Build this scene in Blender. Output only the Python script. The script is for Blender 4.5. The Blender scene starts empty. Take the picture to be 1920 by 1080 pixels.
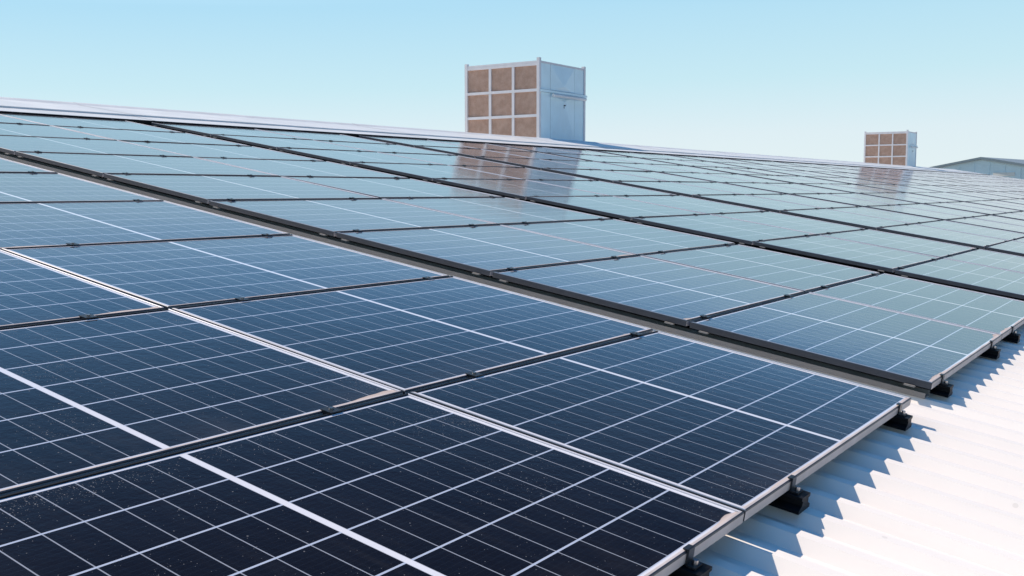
import bpy, bmesh, math, random
from mathutils import Matrix, Vector
random.seed(7)
scene = bpy.context.scene
COL = scene.collection
rad = math.radians

# ------------------------------------------------------------------ frame of reference
TILT = rad(9.1)              # slope of the roof; the roof falls towards +X
H0 = 7.0                     # height of the roof origin above the yard
ROOF = Matrix.Translation((0, 0, H0)) @ Matrix.Rotation(TILT, 4, 'Y')
def rw(x, y, z): return ROOF @ Vector((x, y, z))      # roof coordinates to world

# ------------------------------------------------------------------ camera
R0 = Vector((0.8138, 0.5664, 0.1302)); R1 = Vector((0.2114, -0.0797, -0.9741)); R2 = Vector((-0.5414, 0.8203, -0.1846))
CAMP = (0.724, -4.027, 0.9246)
cam_d = bpy.data.cameras.new('camera'); cam = bpy.data.objects.new('camera', cam_d); COL.objects.link(cam)
rm = ROOF.to_3x3()
cx, cz = (rm @ R0).normalized(), (rm @ -R2).normalized()
cy = cz.cross(cx).normalized(); cx = cy.cross(cz)
M = Matrix((cx, cy, cz)).transposed().to_4x4(); M.translation = rw(*CAMP)
cam.matrix_world = M
cam_d.sensor_width = 36; cam_d.lens = 36 * 1906.4 / 1920
cam_d.clip_start = 0.05; cam_d.clip_end = 6000
scene.camera = cam

# ------------------------------------------------------------------ sky, sun, exposure
SUN_EL, SUN_AZ = rad(50.5), rad(184)      # azimuth measured from +X towards +Y
sd = Vector((math.cos(SUN_EL)*math.cos(SUN_AZ), math.cos(SUN_EL)*math.sin(SUN_AZ), math.sin(SUN_EL)))
w = bpy.data.worlds.new('World'); scene.world = w; w.use_nodes = True
nt = w.node_tree; nt.nodes.clear()
sky = nt.nodes.new('ShaderNodeTexSky'); sky.sky_type = 'NISHITA'; sky.sun_disc = False
sky.sun_elevation = SUN_EL; sky.sun_rotation = math.atan2(sd.x, sd.y)
sky.altitude = 100; sky.air_density = 1.0; sky.dust_density = 0.6; sky.ozone_density = 2.0
bg = nt.nodes.new('ShaderNodeBackground'); bg.inputs['Strength'].default_value = 0.10
wo = nt.nodes.new('ShaderNodeOutputWorld')
# the grade of the sky: pale green-white at the horizon, deep blue overhead, a little bluer to the left
tc = nt.nodes.new('ShaderNodeTexCoord')
dl = nt.nodes.new('ShaderNodeVectorMath'); dl.operation = 'DOT_PRODUCT'; dl.inputs[1].default_value = (-0.84, -0.54, 0)
sx = nt.nodes.new('ShaderNodeSeparateXYZ')
nt.links.new(tc.outputs['Generated'], dl.inputs[0]); nt.links.new(tc.outputs['Generated'], sx.inputs[0])
ma = nt.nodes.new('ShaderNodeMath'); ma.operation = 'MULTIPLY_ADD'; ma.inputs[2].default_value = 1.0
kz = nt.nodes.new('ShaderNodeMapRange'); kz.inputs[1].default_value = .17; kz.inputs[2].default_value = .23; kz.inputs[3].default_value = .27; kz.inputs[4].default_value = -.5
nt.links.new(sx.outputs[2], kz.inputs[0]); nt.links.new(kz.outputs[0], ma.inputs[1])
mb = nt.nodes.new('ShaderNodeMath'); mb.operation = 'MULTIPLY'
nt.links.new(dl.outputs['Value'], ma.inputs[0]); nt.links.new(ma.outputs[0], mb.inputs[0]); nt.links.new(sx.outputs[2], mb.inputs[1])
cr = nt.nodes.new('ShaderNodeValToRGB'); nt.links.new(mb.outputs[0], cr.inputs[0])
el = cr.color_ramp.elements
STOPS = [(0.0, (.75, .85, .87)), (.05, (.70, .82, .87)), (.10, (.55, .78, .86)), (.179, (.415, .70, .87)), (.202, (.50, .78, .96)), (.230, (.46, .74, 1.0)), (.262, (.27, .57, .95)), (.30, (.13, .355, .68)), (.37, (.058, .165, .34)), (.46, (.012, .045, .125)), (.55, (.001, .012, .050)), (.70, (.025, .14, .38)), (1.0, (.04, .26, .68))]
el[0].position, el[0].color = 0, STOPS[0][1] + (1,); el[1].position, el[1].color = 1, STOPS[-1][1] + (1,)
for p_, c_ in STOPS[1:-1]:
    e_ = el.new(p_); e_.color = c_ + (1,)
gain = nt.nodes.new('ShaderNodeVectorMath'); gain.operation = 'SCALE'; gain.inputs['Scale'].default_value = 10.0
nt.links.new(cr.outputs[0], gain.inputs[0])
mixs = nt.nodes.new('ShaderNodeMix'); mixs.data_type = 'RGBA'; mixs.inputs[0].default_value = .94
nt.links.new(sky.outputs[0], mixs.inputs[6]); nt.links.new(gain.outputs[0], mixs.inputs[7])
nt.links.new(mixs.outputs[2], bg.inputs[0])
nt.links.new(bg.outputs[0], wo.inputs[0])
sun_d = bpy.data.lights.new('sun', 'SUN'); sun_d.energy = 5.0; sun_d.angle = rad(0.5); sun_d.color = (1, 0.845, 0.70)
sun = bpy.data.objects.new('sun', sun_d); COL.objects.link(sun)
sun.rotation_euler = sd.to_track_quat('Z', 'Y').to_euler(); sun.location = (0, 0, 40)
vs = scene.view_settings
vs.view_transform = 'Standard'; vs.look = 'None'; vs.gamma = 1; vs.use_curve_mapping = False; vs.exposure = 0.10

# ------------------------------------------------------------------ helpers
def link(o): COL.objects.link(o); return o
def tag(o, label=None, cat=None, group=None, kind=None):
    if label: o['label'] = label
    if cat: o['category'] = cat
    if group: o['group'] = group
    if kind: o['kind'] = kind
    return o
def empty(name, mat):
    o = bpy.data.objects.new(name, None); o.matrix_world = mat; o.empty_display_size = .1
    return link(o)
def mesh_obj(name, verts, faces, mats, parent=None, mat=None, smooth=False, mi=None):
    me = bpy.data.meshes.new(name); me.from_pydata(verts, [], faces)
    for m in (mats if isinstance(mats, (list, tuple)) else [mats]): me.materials.append(m)
    if mi:
        for p, k in zip(me.polygons, mi): p.material_index = k
    if smooth:
        for p in me.polygons: p.use_smooth = True
    me.update()
    o = link(bpy.data.objects.new(name, me))
    if parent is not None: o.parent = parent
    if mat is not None: o.matrix_local = mat
    return o
class MB:
    def __init__(s): s.v = []; s.f = []
    def box(s, x0, x1, y0, y1, z0, z1):
        n = len(s.v)
        s.v += [(x, y, z) for z in (z0, z1) for y in (y0, y1) for x in (x0, x1)]
        s.f += [tuple(n+i for i in q) for q in ((0,2,3,1),(4,5,7,6),(0,1,5,4),(2,6,7,3),(0,4,6,2),(1,3,7,5))]
        return s
    def prism(s, prof, axis, a, b):
        """closed profile (list of 2D points, counter-clockwise) run along an axis from a to b"""
        n = len(s.v); k = len(prof)
        for t in (a, b):
            for p in prof:
                s.v.append({'x': (t, p[0], p[1]), 'y': (p[0], t, p[1]), 'z': (p[0], p[1], t)}[axis])
        s.f.append(tuple(n+i for i in range(k))[::-1]); s.f.append(tuple(n+k+i for i in range(k)))
        for i in range(k): j = (i+1) % k; s.f.append((n+i, n+j, n+k+j, n+k+i))
        return s
    def cyl(s, c, r, z0, z1, n=8):
        return s.prism([(c[0]+r*math.cos(2*math.pi*i/n), c[1]+r*math.sin(2*math.pi*i/n)) for i in range(n)], 'z', z0, z1)
    def build(s, name, mat, parent=None, bevel=0):
        o = mesh_obj(name, s.v, s.f, mat, parent)
        bm = bmesh.new(); bm.from_mesh(o.data); bmesh.ops.recalc_face_normals(bm, faces=bm.faces)
        if bevel:
            bmesh.ops.bevel(bm, geom=[e for e in bm.edges], offset=bevel, segments=1, affect='EDGES')
        bm.to_mesh(o.data); bm.free()
        return o

# ------------------------------------------------------------------ materials
def new_mat(name):
    m = bpy.data.materials.new(name); m.use_nodes = True
    return m, m.node_tree, m.node_tree.nodes['Principled BSDF']
class N:
    def __init__(s, t): s.t = t
    def node(s, typ, **k):
        n = s.t.nodes.new(typ)
        for a, b in k.items(): setattr(n, a, b)
        return n
    def put(s, sock, v):
        if hasattr(v, 'is_output') or isinstance(v, bpy.types.NodeSocket): s.t.links.new(v, sock)
        else: sock.default_value = v
    def m(s, op, a, b=None, c=None, clamp=False):
        n = s.node('ShaderNodeMath', operation=op); n.use_clamp = clamp
        for i, v in enumerate((a, b, c)):
            if v is not None: s.put(n.inputs[i], v)
        return n.outputs[0]
    def mix(s, f, a, b):
        n = s.node('ShaderNodeMix', data_type='RGBA')
        s.put(n.inputs[0], f); s.put(n.inputs[6], a); s.put(n.inputs[7], b); return n.outputs[2]
    def noise(s, vec, scale, detail=3, rough=.5, dim='3D', w=None):
        n = s.node('ShaderNodeTexNoise', noise_dimensions=dim)
        s.put(n.inputs['Vector'], vec); n.inputs['Scale'].default_value = scale
        n.inputs['Detail'].default_value = detail; n.inputs['Roughness'].default_value = rough
        if w is not None: s.put(n.inputs['W'], w)
        return n.outputs[0]
    def ramp(s, v, a, b):      # smooth 0..1 between a and b
        n = s.node('ShaderNodeMapRange', interpolation_type='SMOOTHSTEP')
        s.put(n.inputs[0], v); n.inputs[1].default_value = a; n.inputs[2].default_value = b; return n.outputs[0]
    def bump(s, h, strength, dist):
        n = s.node('ShaderNodeBump'); s.put(n.inputs['Height'], h)
        n.inputs['Strength'].default_value = strength; n.inputs['Distance'].default_value = dist; return n.outputs[0]

def coords(n):
    tc = n.node('ShaderNodeTexCoord'); sp = n.node('ShaderNodeSeparateXYZ')
    n.t.links.new(tc.outputs['Object'], sp.inputs[0])
    return tc.outputs['Object'], sp.outputs[0], sp.outputs[1], sp.outputs[2]

def painted(name, col, rough=.45, metal=0, var=.12, scale=3, bump=0, streak=None):
    m, t, b = new_mat(name); n = N(t); v, x, y, z = coords(n)
    a = n.noise(v, scale, 5, .6); f = n.ramp(a, .3, .75)
    dark = tuple(c*(1-var) for c in col) + (1,)
    n.put(b.inputs['Base Color'], n.mix(f, dark, col + (1,)))
    n.put(b.inputs['Roughness'], n.m('MULTIPLY_ADD', a, .2, rough-.1))
    b.inputs['Metallic'].default_value = metal
    if bump: n.put(b.inputs['Normal'], n.bump(n.noise(v, scale*8, 3), .3, bump))
    return m

BSTR, HAZE_TAU = .14, .0021
PW, PL = 1.134, 1.680        # size of one panel, across and along
GX, GY = 0.020, 0.010
BX = 0.011                   # lip of the frame
def glass_mat(pw):
    """half-cut cells in a 6 x 18 grid; the object's origin is the near right corner of the panel, x runs to -pw"""
    m, t, b = new_mat('panel_glass'); n = N(t); v, x, y, z = coords(n)
    oi = n.node('ShaderNodeObjectInfo').outputs['Random']
    mx, my = .020, .025                          # white margin round the cell field
    cwx = (pw - 2*mx)/6
    ax = n.m('ADD', n.m('MULTIPLY', x, -1.0), -mx)            # 0 .. 6*cwx
    mid = .0095                                   # half of the white middle strip
    half = PL/2 - my - mid
    cwy = half/9
    yc = n.m('SUBTRACT', n.m('ABSOLUTE', n.m('SUBTRACT', y, PL/2)), mid)   # 0..half away from the middle
    def line(c, cell, hw, top):
        d = n.m('ABSOLUTE', n.m('SUBTRACT', c, n.m('MULTIPLY', n.m('ROUND', n.m('DIVIDE', c, cell)), cell)))
        return n.m('LESS_THAN', d, hw)
    lx = line(ax, cwx, .0030, 6)
    ly = line(yc, cwy, .00150, 9)
    inx = n.m('MULTIPLY', n.m('GREATER_THAN', ax, .0), n.m('LESS_THAN', ax, 6*cwx))
    midm = n.m('LESS_THAN', yc, 0.0)
    edge = n.m('SUBTRACT', 1.0, n.m('MULTIPLY', inx, n.m('LESS_THAN', yc, half)), clamp=True)
    big = n.m('MAXIMUM', midm, edge)
    # cells: near black blue with slight difference from cell to cell
    wn = n.node('ShaderNodeTexWhiteNoise', noise_dimensions='3D')
    cmb = n.node('ShaderNodeCombineXYZ')
    n.put(cmb.inputs[0], n.m('FLOOR', n.m('DIVIDE', ax, cwx))); n.put(cmb.inputs[1], n.m('FLOOR', n.m('DIVIDE', n.m('SUBTRACT', y, PL/2), cwy))); n.put(cmb.inputs[2], oi)
    n.put(wn.inputs[0], cmb.outputs[0])
    cell = n.mix(wn.outputs[0], (.0010, .0016, .0035, 1), (.0018, .0030, .0060, 1))
    # fine wires along the strings
    wire = n.m('MULTIPLY', line(ax, cwx/10, .0005, 60), .08)
    cell = n.mix(wire, cell, (.10, .13, .17, 1))
    c1 = n.mix(n.m('MULTIPLY', ly, .62), cell, (.50, .56, .66, 1))
    c1 = n.mix(lx, c1, (.46, .54, .68, 1))
    c2 = n.mix(big, c1, (.74, .77, .84, 1))
    # dust: thin film, specks and the dirt that collects on the low edge
    nv = n.node('ShaderNodeVectorMath', operation='ADD'); n.put(nv.inputs[0], v)
    cb2 = n.node('ShaderNodeCombineXYZ'); n.put(cb2.inputs[2], n.m('MULTIPLY', oi, 37.0)); n.put(nv.inputs[1], cb2.outputs[0]); vv = nv.outputs[0]
    film = n.noise(vv, 2.3, 6, .65)
    patch = n.ramp(n.noise(vv, 1.7, 3, .6), .50, .72)
    corner = n.ramp(n.m('ADD', n.m('MULTIPLY', x, -1.0), n.m('MULTIPLY', n.m('SUBTRACT', PL, y), 1.4)), .55, .0)
    edged = n.ramp(n.m('MINIMUM', n.m('SUBTRACT', PL, y), n.m('ADD', x, pw)), .16, .0)
    dens = n.m('ADD', n.m('ADD', n.m('MULTIPLY', n.m('POWER', patch, 2.0), .22), .012), n.m('MULTIPLY', n.m('MULTIPLY', edged, n.ramp(film, .42, .62)), .45))
    def specks(sc, size, amt):
        vo = n.node('ShaderNodeTexVoronoi', feature='F1'); n.put(vo.inputs['Vector'], vv); vo.inputs['Scale'].default_value = sc
        w2 = n.node('ShaderNodeSeparateColor'); n.put(w2.inputs[0], vo.outputs['Color'])
        on = n.m('LESS_THAN', w2.outputs[0], n.m('MULTIPLY', dens, amt))
        r = n.m('MULTIPLY', w2.outputs[1], size)
        return n.m('MULTIPLY', on, n.ramp(n.m('SUBTRACT', n.m('ADD', r, .10), vo.outputs['Distance']), .0, .12))
    sp = n.m('MAXIMUM', specks(150, .30, .8), specks(300, .34, 1.3))
    c3 = n.mix(n.m('MULTIPLY', sp, .26), c2, (.50, .50, .50, 1))
    c3 = n.mix(n.m('MULTIPLY', n.ramp(film, .35, .8), .004), c3, (.42, .42, .43, 1))
    mp = n.node('ShaderNodeMapping'); n.put(mp.inputs[0], vv); mp.inputs['Scale'].default_value = (.8, 14, 1)
    runs = n.m('MULTIPLY', n.ramp(n.noise(mp.outputs[0], 1.6, 4, .6), .50, .74), n.ramp(n.noise(vv, .9, 2), .38, .65))
    c3 = n.mix(n.m('MULTIPLY', runs, .012), c3, (.55, .53, .50, 1))
    low_film = n.ramp(n.m('MULTIPLY', x, -1.0), .22, .0)
    c3 = n.mix(n.m('MULTIPLY', n.m('MULTIPLY', low_film, n.ramp(film, .35, .65)), .030), c3, (.55, .50, .46, 1))
    dlow = n.m('SUBTRACT', n.m('MULTIPLY', x, -1.0), BX)      # distance from the low edge
    wid = n.m('MULTIPLY', n.m('MULTIPLY_ADD', n.ramp(n.noise(vv, 1.6, 4, .6), .42, .72), .030, .003), n.m('MULTIPLY_ADD', n.ramp(n.m('ABSOLUTE', n.m('SUBTRACT', y, PL*.5)), .40, .83), .9, .35))
    low = n.m('MULTIPLY', n.ramp(n.m('SUBTRACT', wid, dlow), -.002, .002), .9)
    c4 = n.mix(low, c3, (.56, .46, .40, 1))
    n.put(b.inputs['Base Color'], c4)
    dirt = n.m('MAXIMUM', low, n.m('MULTIPLY', sp, .6))
    n.put(b.inputs['Roughness'], n.m('ADD', n.m('MULTIPLY_ADD', film, .05, .045), n.m('MULTIPLY', dirt, .5), clamp=True))
    b.inputs['IOR'].default_value = 1.80
    n.put(b.inputs['Normal'], n.bump(n.m('ADD', n.noise(vv, 1.6, 2), n.m('MULTIPLY', n.noise(vv, 30, 3, .7), .40)), BSTR, .01))
    # pale pinkish haze painted over the glass; it thickens towards grazing views
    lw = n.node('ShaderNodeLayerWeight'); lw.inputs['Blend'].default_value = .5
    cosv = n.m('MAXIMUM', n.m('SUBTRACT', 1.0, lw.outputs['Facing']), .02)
    fac = n.m('SUBTRACT', 1.0, n.m('EXPONENT', n.m('DIVIDE', n.m('MULTIPLY', n.m('MULTIPLY_ADD', film, .8, .6), -HAZE_TAU), cosv)))
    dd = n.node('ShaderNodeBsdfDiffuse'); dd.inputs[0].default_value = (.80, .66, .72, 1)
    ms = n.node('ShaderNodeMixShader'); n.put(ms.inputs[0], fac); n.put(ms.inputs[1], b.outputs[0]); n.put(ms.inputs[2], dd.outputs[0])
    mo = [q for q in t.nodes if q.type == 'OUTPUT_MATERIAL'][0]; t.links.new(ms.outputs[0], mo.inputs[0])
    return m

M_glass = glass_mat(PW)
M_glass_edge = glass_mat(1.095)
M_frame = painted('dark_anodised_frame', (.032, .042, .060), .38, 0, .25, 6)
M_light = painted('pale_sheen_edge', (.70, .70, .75), .32, 0, .14, 5)  # sheen of the pale lips, put into the colour
M_lip = painted('grey_front_lip', (.20, .25, .33), .35, 0, .2, 5)  # lighter lip paints the grey-to-dark gradient of the front edge
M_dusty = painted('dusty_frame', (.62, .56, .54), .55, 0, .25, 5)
M_back = painted('backsheet', (.62, .62, .62), .6)
M_black = painted('black_anodised', (.010, .010, .012), .45, 0, .3, 12)
M_black.node_tree.nodes['Principled BSDF'].inputs['Specular IOR Level'].default_value = .12
M_clamp = painted('dark_clamp', (.05, .055, .065), .35, .6, .3, 20)
M_dull_grey = painted('dull_grey', (.24, .235, .23), .7, 0, .15, 5)
M_bolt = painted('steel_bolt', (.45, .45, .46), .3, 1, .2, 30)

def roof_mat():
    m, t, b = new_mat('white_roof_sheet'); n = N(t); v, x, y, z = coords(n)
    a = n.noise(v, 1.1, 6, .6); sc = n.node('ShaderNodeMapping'); n.put(sc.inputs[0], v); sc.inputs['Scale'].default_value = (.25, 5, 1)
    st = n.noise(sc.outputs[0], 2.0, 5, .6)
    c = n.mix(n.ramp(a, .35, .75), (.88, .84, .79, 1), (.92, .88, .82, 1))
    c = n.mix(n.m('MULTIPLY', n.ramp(st, .5, .8), .18), c, (.62, .59, .55, 1))
    vo = n.node('ShaderNodeTexVoronoi'); n.put(vo.inputs[0], v); vo.inputs['Scale'].default_value = 5.0
    spx = n.m('LESS_THAN', vo.outputs['Distance'], .045)
    c = n.mix(n.m('MULTIPLY', spx, .25), c, (.45, .42, .38, 1))
    n.put(b.inputs['Base Color'], c); n.put(b.inputs['Roughness'], n.m('MULTIPLY_ADD', a, .2, .32))
    n.put(b.inputs['Normal'], n.bump(n.noise(v, 4, 3), .15, .01))
    return m
M_roof = roof_mat()
M_cap = painted('white_ridge_cap', (.70, .74, .76), .42, 0, .12, 1.5, .004)
M_wall = painted('warehouse_wall', (.72, .72, .70), .6, 0, .1, .6)

# ------------------------------------------------------------------ ground
def ground():
    m, t, b = new_mat('yard_concrete'); n = N(t); v, x, y, z = coords(n)
    a = n.noise(v, .05, 6, .6)
    n.put(b.inputs['Base Color'], n.mix(n.ramp(a, .35, .7), (.17, .16, .13, 1), (.26, .25, .22, 1))); b.inputs['Roughness'].default_value = .9
    S = 3000
    tag(mesh_obj('ground', [(-S,-S,0),(S,-S,0),(S,S,0),(-S,S,0)], [(0,1,2,3)], m), kind='structure')
ground()

# ------------------------------------------------------------------ the warehouse we stand on
RIDGE = -13.45               # roof x of the ridge
EAVE = 9.0
V0, V1 = -16.0, 68.0
CREST, PAN = -.080, -.112
PITCH = .172
def warehouse():
    root = empty('warehouse', Matrix.Translation((0, 0, 0)))
    tag(root, 'long white warehouse whose shallow ribbed metal roof carries the solar panels', 'warehouse')
    prof = []
    k = int((V1 - V0)/PITCH)
    y0 = .395 - PITCH*math.ceil((.395 - V0)/PITCH)
    for i in range(k+1):
        y = y0 + i*PITCH
        prof += [(y-.058, PAN), (y-.024, CREST), (y+.016, CREST), (y+.050, PAN)]
    def sheet(xs, f, parent, name):
        vs_, fs = [], []
        L = len(prof)
        for x in xs:
            for (y, z) in prof: vs_.append(tuple(f(x, y, z)))
        for a in range(len(xs)-1):
            for i in range(L-1): fs.append((a*L+i, (a+1)*L+i, (a+1)*L+i+1, a*L+i+1))
        return mesh_obj(name, vs_, fs, M_roof, parent)
    sheet([RIDGE, -9, -4.5, 0, 4.5, EAVE], rw, root, 'roof_slope')
    # far slope, falling the other way from the ridge
    rp = rw(RIDGE, 0, 0)
    far = Matrix.Translation((rp.x, 0, rp.z)) @ Matrix.Rotation(-TILT, 4, 'Y')
    sheet([0, -8, -16, -22.4], lambda x, y, z: far @ Vector((x, y, z)), root, 'roof_slope')
    # ridge capping: two wings, a turned-down lip and a round crown
    half = []
    for (d, z) in [(2.35, -.079), (2.35, -.070), (1.46, -.066), (1.46, -.044), (1.44, -.041), (.16, -.056), (.13, -.049), (.06, -.036), (0, -.032)]: half.append((d, z))
    pts = [rw(RIDGE+d, 0, z) for d, z in half]
    left = [far @ Vector((-d, 0, z)) for d, z in half[:-1]][::-1]
    line = [(p.x, p.z) for p in pts + left]
    vs_, fs = [], []
    segs = []
    y = V0
    while y < V1: segs.append((y, min(y+3.0, V1))); y += 3.0
    for i, (a, b) in enumerate(segs):
        o = .0025*(i % 2); n0 = len(vs_)
        for yy in (a-.04, b+.04):
            for (x, z) in line: vs_.append((x, yy, z+o))
        L = len(line)
        for j in range(L-1): fs.append((n0+j, n0+j+1, n0+L+j+1, n0+L+j))
    mesh_obj('ridge_cap', vs_, fs, M_cap, root)
    # walls under both slopes
    e1 = rw(EAVE-.3, 0, PAN-.05); e2 = far @ Vector((-22.1, 0, PAN-.05)); rr = rw(RIDGE, 0, PAN-.05)
    pr_ = [(e2.x, 0), (e1.x, 0), (e1.x, e1.z), (rr.x, rr.z), (e2.x, e2.z)]
    MB().prism(pr_, 'y', V0+.3, V1-.15).build('wall', M_wall, root)
    # gable trim at the far end
    a, b, c = rw(EAVE, 0, -.02), rw(RIDGE, 0, -.02), far @ Vector((-22.4, 0, -.02))
    MB().prism([(a.x, a.z-.3), (a.x, a.z-.03), (b.x, b.z-.03), (c.x, c.z-.03), (c.x, c.z-.3), (b.x, b.z-.3)], 'y', V1-.1, V1+.02).build('gable_trim', M_cap, root)
warehouse()

# ------------------------------------------------------------------ solar panels
def ring_mesh(pw):
    prof = [(.030, -.030), (.0, -.030), (.0, -.0055), (.0011, -.0018), (.0042, -.0002), (BX-.001, 0), (BX, -.0006), (BX, -.0042)]
    V, F = [], []
    for (i, z) in prof: V += [(-pw+i, i, z), (-i, i, z), (-i, PL-i, z), (-pw+i, PL-i, z)]
    for r in range(len(prof)-1):
        for k in range(4): a, b = r*4+k, r*4+(k+1) % 4; F.append((a, b, b+4, a+4))
    return V, F
def make_panel(pw, gm, dark_front):
    root = empty('solar_panel', Matrix.Identity(4))
    V, F = ring_mesh(pw)
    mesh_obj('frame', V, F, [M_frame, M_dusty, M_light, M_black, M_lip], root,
             mi=[1 if i % 4 == 1 and i // 4 in (1, 4, 5, 6) else 2 if i % 4 == 2 and i // 4 in (3, 4, 5, 6) else 2 if i % 4 == 0 and i // 4 in (4, 5, 6) and not dark_front else 4 if i % 4 == 0 and i // 4 in (3, 4, 5) else 3 if i % 4 == 3 else 0 for i in range(len(F))])  # frame tone painted per side for the light it returns; low side dusty
    i = BX; z = -.0040; zb = -.0080
    gv = [(-pw+i, i, z), (-i, i, z), (-i, PL-i, z), (-pw+i, PL-i, z), (-pw+i, i, zb), (-i, i, zb), (-i, PL-i, zb), (-pw+i, PL-i, zb)]
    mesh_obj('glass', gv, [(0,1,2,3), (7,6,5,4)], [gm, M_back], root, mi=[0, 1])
    return root
def add_clips(root, pw):
    for x in (-.085, -pw+.075):
        MB().box(x-.022, x+.022, -.012, .012, -.037, -.0305).build('cable_clip', M_dull_grey, root)

COLW = PW + GX
def col_x(c):                # right edge of column c (0 = nearest the low edge of the roof)
    return -.050 if c == 0 else -(COLW*c + GX/2)
GAPS = [.351, .373, .427, .245]
FRONTS = [-2*PL-GY]
v = 0.0
for i in range(17):
    g = GAPS[i] if i < 4 else .345
    FRONTS.append(v + g); v = v + g + 2*PL + GY
FRONTS = [f for f in FRONTS if f + 2*PL < V1 - .3]
ORD = ['zeroth','first','second','third','fourth','fifth','sixth','seventh','eighth','ninth','tenth','eleventh','twelfth','thirteenth','fourteenth','fifteenth','sixteenth','seventeenth','eighteenth','nineteenth','twentieth']
def ordinal(k):
    if k <= 20: return ORD[k]
    tens = {2: 'twenty', 3: 'thirty'}[k//10]
    return {20: 'twentieth', 30: 'thirtieth'}.get(k, tens + '-' + ORD[k % 10])
camP = rw(*CAMP)
inv = cam.matrix_world.inverted()
def to_px(p):
    q = inv @ p
    if q.z > -.05: return None
    return 960 + 1906.4*q.x/-q.z, 540 - 1906.4*q.y/-q.z
def in_view(x, y, w, l, margin=60):
    xs, ys = [], []
    for i in range(9):
        for j in range(9):
            p = to_px(rw(x - w*i/8, y + l*j/8, 0))
            if p: xs.append(p[0]); ys.append(p[1])
    if not xs: return False
    return max(xs) > -margin and min(xs) < 1920+margin and min(ys) < 1080+margin and max(ys) > -margin
def copy_tree(o):
    c = link(o.copy())
    for ch in o.children:
        d = link(ch.copy()); d.parent = c
    return c
P = {}
for key, pw, gm, clip in [('in', PW, M_glass, 0), ('in_front', PW, M_glass, 1), ('edge', 1.095, M_glass_edge, 0), ('edge_front', 1.095, M_glass_edge, 1)]:
    r = make_panel(pw, gm, clip)
    if clip: add_clips(r, pw)
    P[key] = [r, False]
GROUP = 'solar panels laid in long rows up the roof'
npan = 0
for bi, f in enumerate(FRONTS):
    for rr in (0, 1):
        y = f + rr*(PL + GY)
        row = bi*2 + rr + 1
        for c in range(9):
            x = col_x(c); pw = 1.095 if c == 0 else PW
            if not in_view(x, y, pw, PL): continue
            key = ('edge' if c == 0 else 'in') + ('_front' if rr == 0 and bi in (1, 2) else '')  # farther blocks keep pale front lips, haze painted into the tone
            src, used = P[key]
            o = copy_tree(src) if used else src
            P[key][1] = True
            s = .0016
            jit = Matrix.Rotation(random.gauss(0, s), 4, 'X') @ Matrix.Rotation(random.gauss(0, s), 4, 'Y')
            mid = Matrix.Translation((-pw/2, PL/2, 0))
            o.matrix_world = ROOF @ Matrix.Translation((x, y, random.uniform(-.0012, .0012))) @ mid @ jit @ mid.inverted()
            if row <= 4:
                where = {1: 'front row', 2: 'second row', 3: 'third row, just beyond the walkway', 4: 'fourth row'}[row]
                cw = 'at the right-hand end' if c == 0 else ordinal(c+1) + ' from the right'
                lab = 'dark blue solar panel %s of the %s' % (cw, where)
            else:
                u = 9 - c
                cw = 'topmost under the ridge' if u == 1 else ordinal(u) + ' down from the ridge'
                lab = 'pale reflecting solar panel, %s in the %s row from the front' % (cw, ordinal(row))
            tag(o, lab, 'solar panel', GROUP)
            npan += 1
print('PANELS', npan)
for key in P:
    if not P[key][1]:
        for ch in list(P[key][0].children): bpy.data.objects.remove(ch)
        bpy.data.objects.remove(P[key][0])

# ------------------------------------------------------------------ rails with their clamps
TOP = col_x(8) - PW
def make_rail():
    root = empty('mounting_rail', Matrix.Identity(4))
    # foot, upright web and hooked top of the extruded rail
    prof = [(-.045, -.0795), (.045, -.0795), (.045, -.070), (.026, -.060), (.022, -.046), (.034, -.044), (.034, -.035), (-.034, -.035), (-.034, -.044), (-.022, -.046), (-.026, -.060), (-.045, -.070)]
    MB().prism(prof, 'x', TOP-.05, -.004).build('rail_bar', M_black, root)
    mid = None
    for c in range(1, 9):
        x = -(COLW*c)
        b = MB().box(x-.021, x+.021, -.022, .022, .0012, .0042).box(x-.0085, x+.0085, -.022, .022, -.034, .0012)
        o = b.build('panel_clamp', M_clamp, root)
        MB().cyl((x, 0), .0065, .0042, .0095).build('bolt', M_bolt, o)
    for x, s in ((-.050, 1), (TOP, -1)):
        b = MB().box(min(x-s*.010, x+s*.004), max(x-s*.010, x+s*.004), -.015, .015, .0012, .0042).box(min(x+s*.0015, x+s*.006), max(x+s*.0015, x+s*.006), -.015, .015, -.034, .0042).box(min(x+s*.006, x+s*.028), max(x+s*.006, x+s*.028), -.020, .020, -.034, -.029)
        o = b.build('end_clamp', M_clamp, root)
        MB().cyl((x+s*.018, 0), .007, -.029, -.018).build('bolt', M_bolt, o)
    return root
def copy_deep(o, parent=None):
    c = link(o.copy()); c.parent = parent
    for ch in o.children: copy_deep(ch, c)
    return c
# dark strip along the top edge of the panels
cv = MB(); cxx = TOP - .085
cv.prism([(cxx-.03, -.079), (cxx+.03, -.079), (cxx+.03, .008), (cxx+.024, .014), (cxx-.024, .014), (cxx-.03, .008)], 'y', FRONTS[0], FRONTS[-1]+2*PL)
cb = cv.build('top_edge_strip', M_black); cb.matrix_world = ROOF
tag(cb, 'long black strip running along the top edge of the panels', 'strip')
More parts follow.
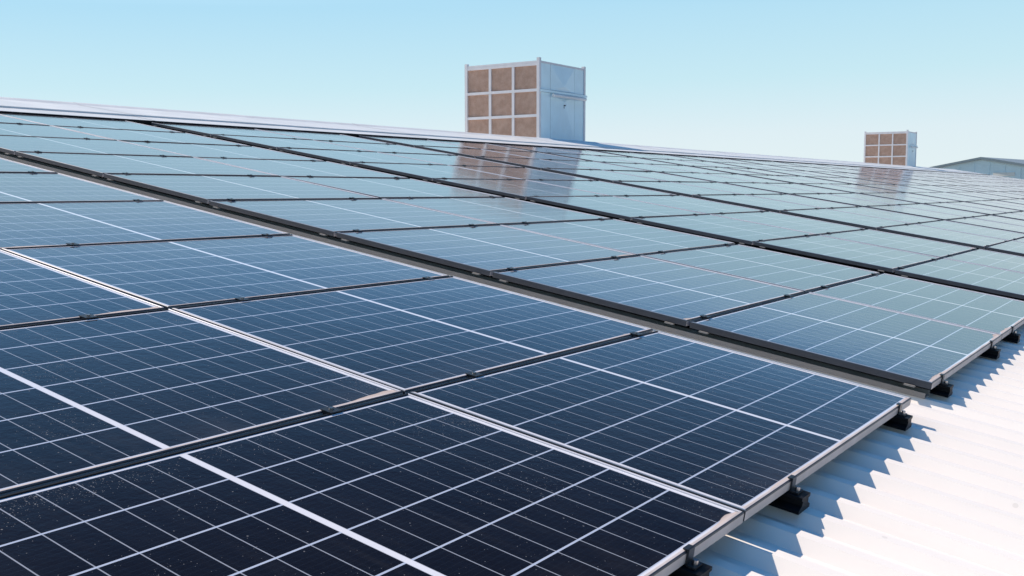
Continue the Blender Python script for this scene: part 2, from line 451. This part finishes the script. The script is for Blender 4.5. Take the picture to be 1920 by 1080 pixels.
# grey strip added for shaded roof beneath the front edge of the second block
tb = MB()
f2 = FRONTS[1]
tb.prism([(f2+.012, -.0795), (f2+.10, -.0795), (f2+.10, -.056), (f2+.094, -.056), (f2+.094, -.074), (f2+.018, -.074), (f2+.018, -.056), (f2+.012, -.056)], 'x', TOP, -.07)
tr = tb.build('shaded_roof_strip', M_dull_grey); tr.matrix_world = ROOF
tag(tr, 'low grey shaded-roof strip beneath the dark front edge of the panels beyond the walkway', 'cable tray')
rail0 = make_rail(); first = True
OFFS = [.19, 1.36, 2.03, 3.19]
WH = ['nearest', 'second nearest', 'third nearest', 'farthest']
BN = ['front block of panels', 'block just beyond the walkway strip', 'third block of panels', 'fourth block of panels', 'fifth block of panels', 'sixth block of panels']
for bi, f in enumerate(FRONTS[:6]):
    for k, o_ in enumerate(OFFS):
        if bi == 0 and k == 0: continue      # out of the picture
        r = rail0 if first else copy_deep(rail0); first = False
        r.matrix_world = ROOF @ Matrix.Translation((0, f + o_, 0))
        tag(r, 'black mounting rail, %s of four under the %s' % (WH[k], BN[bi]), 'mounting rail', 'mounting rails under the solar panels')

# ------------------------------------------------------------------ evaporative cooler towers
def pad_mat():
    m, t, b = new_mat('cooling_pad'); n = N(t); v, x, y, z = coords(n)
    s = n.m('ADD', z, n.m('MULTIPLY', n.m('ADD', x, y), .9))
    w1 = n.m('SINE', n.m('MULTIPLY', s, 260.0))
    a = n.noise(v, 6, 5, .7); mp = n.node('ShaderNodeMapping'); n.put(mp.inputs[0], v); mp.inputs['Scale'].default_value = (14, 14, 1.5)
    st = n.noise(mp.outputs[0], 1.5, 4, .6)
    c = n.mix(n.ramp(a, .3, .7), (.42, .27, .205, 1), (.54, .37, .295, 1))
    c = n.mix(n.m('MULTIPLY', n.ramp(st, .45, .75), .45), c, (.54, .33, .25, 1))
    c = n.mix(n.m('MULTIPLY', n.m('GREATER_THAN', w1, .5), .25), c, (.24, .15, .11, 1))
    n.put(b.inputs['Base Color'], c); b.inputs['Roughness'].default_value = .9
    n.put(b.inputs['Normal'], n.bump(w1, .5, .006))
    return m
M_pad = pad_mat()
M_galv = painted('galvanised_frame', (.74, .72, .74), .45, 0, .10, 4)
M_sheet = painted('galvanised_sheet', (.74, .93, 1.0), .32, .05, .08, 2.5)
M_dark = painted('dark_seam', (.10, .13, .16), .6)
M_tube = painted('white_tube', (.85, .85, .83), .4)

def cooler(W_, D_, loc, label):
    """origin at the near right-hand top corner; x runs to -W_, y to +D_, z downward to -HT"""
    HT = 3.0
    root = empty('evaporative_cooler', Matrix.Translation(loc))
    tag(root, label, 'air cooler', 'evaporative cooler towers behind the ridge')
    p = .085
    for (x, y) in ((0, 0), (-W_, 0), (0, D_), (-W_, D_)):
        sx = -1 if x == 0 else 1; sy = 1 if y == 0 else -1
        MB().box(min(x, x+sx*p), max(x, x+sx*p), min(y, y+sy*p), max(y, y+sy*p), -HT, .065 if y == 0 and x == 0 else .045).build('corner_post', M_galv, root)
    rows = [(-.13, -.065), (-.79, -.72), (-1.44, -1.37), (-2.09, -2.02), (-HT, -2.66)]
    for y0, y1 in ((.006, .075), (D_-.075, D_-.006)):
        fb = MB()
        for a, b in rows: fb.box(-W_+p, -p, y0, y1, a, b)
        for k in (1, 2):
            xx = -W_ + p + (W_-2*p)*k/3
            for r in range(4): fb.box(xx-.037, xx+.037, y0+.003, y1-.003, rows[r+1][1], rows[r][0])
        fb.build('pad_frame', M_galv, root)
    cw = (W_-2*p)/3
    for side, (y0, y1) in enumerate(((.05, .12), (D_-.12, D_-.05))):
        for r in range(4):
            for k in range(3):
                xa = -W_+p+cw*k + (.037 if k else 0); xb = -W_+p+cw*(k+1) - (.037 if k < 2 else 0)
                MB().box(xa, xb, y0, y1, rows[r+1][1], rows[r][0]).build('cooling_pad', M_pad, root)
    # roof tray with upstand
    MB().box(-W_+.01, -.01, .01, D_-.01, -.062, -.012).build('top_tray', M_galv, root)
    # solid side of cross-broken sheets, towards the low side of the roof and away from it
    def broken(x, sgn, y0, y1, z0, z1, apex, name):
        cy_, cz_ = (y0+y1)/2, apex
        V = [(x, y0, z0), (x, y1, z0), (x, y1, z1), (x, y0, z1), (x+sgn*.055, cy_, cz_)]
        F = [(0, 1, 4), (1, 2, 4), (2, 3, 4), (3, 0, 4)]
        if sgn < 0: F = [f[::-1] for f in F]
        mesh_obj(name, V, F, M_sheet, root)
    for x, sgn in ((-.02, 1), (-W_+.02, -1)):
        cuts = [p, p+(D_-2*p)*.22, p+(D_-2*p)*.78, D_-p]
        for a, b, q in ((-.72, -.06, -.60), (-1.98, -.80, -1.0), (-HT, -2.0, -2.4)):
            for i in range(3):
                y0, y1 = cuts[i]+(.004 if i else 0), cuts[i+1]-(.004 if i < 2 else 0)
                if i == 1: broken(x, sgn, y0, y1, a, b, q, 'side_sheet')
                else: MB().box(min(x, x-sgn*.01), max(x, x-sgn*.01), y0, y1, a, b).build('side_sheet', M_sheet, root)
        MB().box(min(x-sgn*.03, x-sgn*.012), max(x-sgn*.03, x-sgn*.012), p, D_-p, -HT, -.06).build('side_backing', M_dark, root)
        MB().box(min(x, x+sgn*.055), max(x, x+sgn*.055), p*.5, D_+.03, -.795, -.735).build('drip_ledge', M_sheet, root)
    MB().prism([(.075+.042*math.cos(t*math.pi/4), -.855+.042*math.sin(t*math.pi/4)) for t in range(8)], 'y', .55, D_-.12).build('water_pipe', M_tube, root)
    h = MB().box(.0, .03, D_*.5-.015, D_*.5+.015, -1.16, -1.06).box(.0, .07, D_*.5-.025, D_*.5+.025, -1.10, -1.07); h.build('latch', M_dark, root)
    MB().box(-W_+.2, -.2, .2, D_-.2, -HT-.9, -HT).build('duct', M_sheet, root)
    return root
cooler(2.40, 2.34, (-13.55, 18.18, 4.10+H0), 'near large evaporative cooler tower with nine brown pads facing the camera, behind the ridge')
cooler(2.40, 2.10, (-13.45, 56.0, 4.05+H0), 'small far evaporative cooler tower with brown pads, near the right end of the ridge')

# ------------------------------------------------------------------ neighbouring shed far beyond
def shed():
    M_clad = painted('pale_blue_cladding', (.72, .88, .96), .55, 0, .10, .35)
    M_trim = painted('slate_roof_edge', (.22, .29, .34), .6)
    M_white = painted('pale_panel', (.78, .78, .76), .6, 0, .1, 1)
    # apex seen at pixel (1835, 294)
    d = (cam.matrix_world.to_3x3() @ Vector(((1841-960)/1906.4, -(295-540)/1906.4, -1)))
    D = 150.0
    t = D; ap = camP + d*t
    root = empty('gabled_shed', Matrix.Translation((ap.x, ap.y, 0)) @ Matrix.Rotation(rad(-9), 4, 'Z'))
    ap.z -= .25
    tag(root, 'pale blue gabled shed with dark roof edge, far off beyond the roof', 'building')
    hz = ap.z; Wd = 24.0; dr = Wd*.185; dep = 30
    MB().prism([(-Wd, 0), (Wd, 0), (Wd, hz-dr), (0, hz), (-Wd, hz-dr)], 'y', 0, dep).build('wall', M_clad, root)
    b = MB()
    for s in (-1, 1):
        pr_ = [(0, hz+.30), (0, hz-.02), (s*(Wd+.8), hz-dr-.17), (s*(Wd+.8), hz-dr+.15)]
        b.prism(pr_, 'y', -.5, dep+.5)
    b.build('roof', M_trim, root)
    for i in range(22):
        x = -Wd+1.5 + i*2.15
        top = hz - abs(x)*.185 - .35
        MB().box(x-.05, x+.05, -.08, 0, 0, top).build('cladding_rib', M_clad, root)
    for (x, w_, z0, z1) in ((-6.5, 3.2, -3.2, -2.3), (-1.5, 2.6, -3.4, -2.2), (3.2, 3.0, -2.5, -2.0), (7.6, .5, -3.2, -2.5)):
        MB().box(x-w_/2, x+w_/2, -.12, -.005, hz+z0, hz+z1).build('vent_panel', M_white, root)
    MB().box(6.9, 7.25, -.45, -.1, 0, hz-1.35).build('downpipe', M_trim, root)
shed()
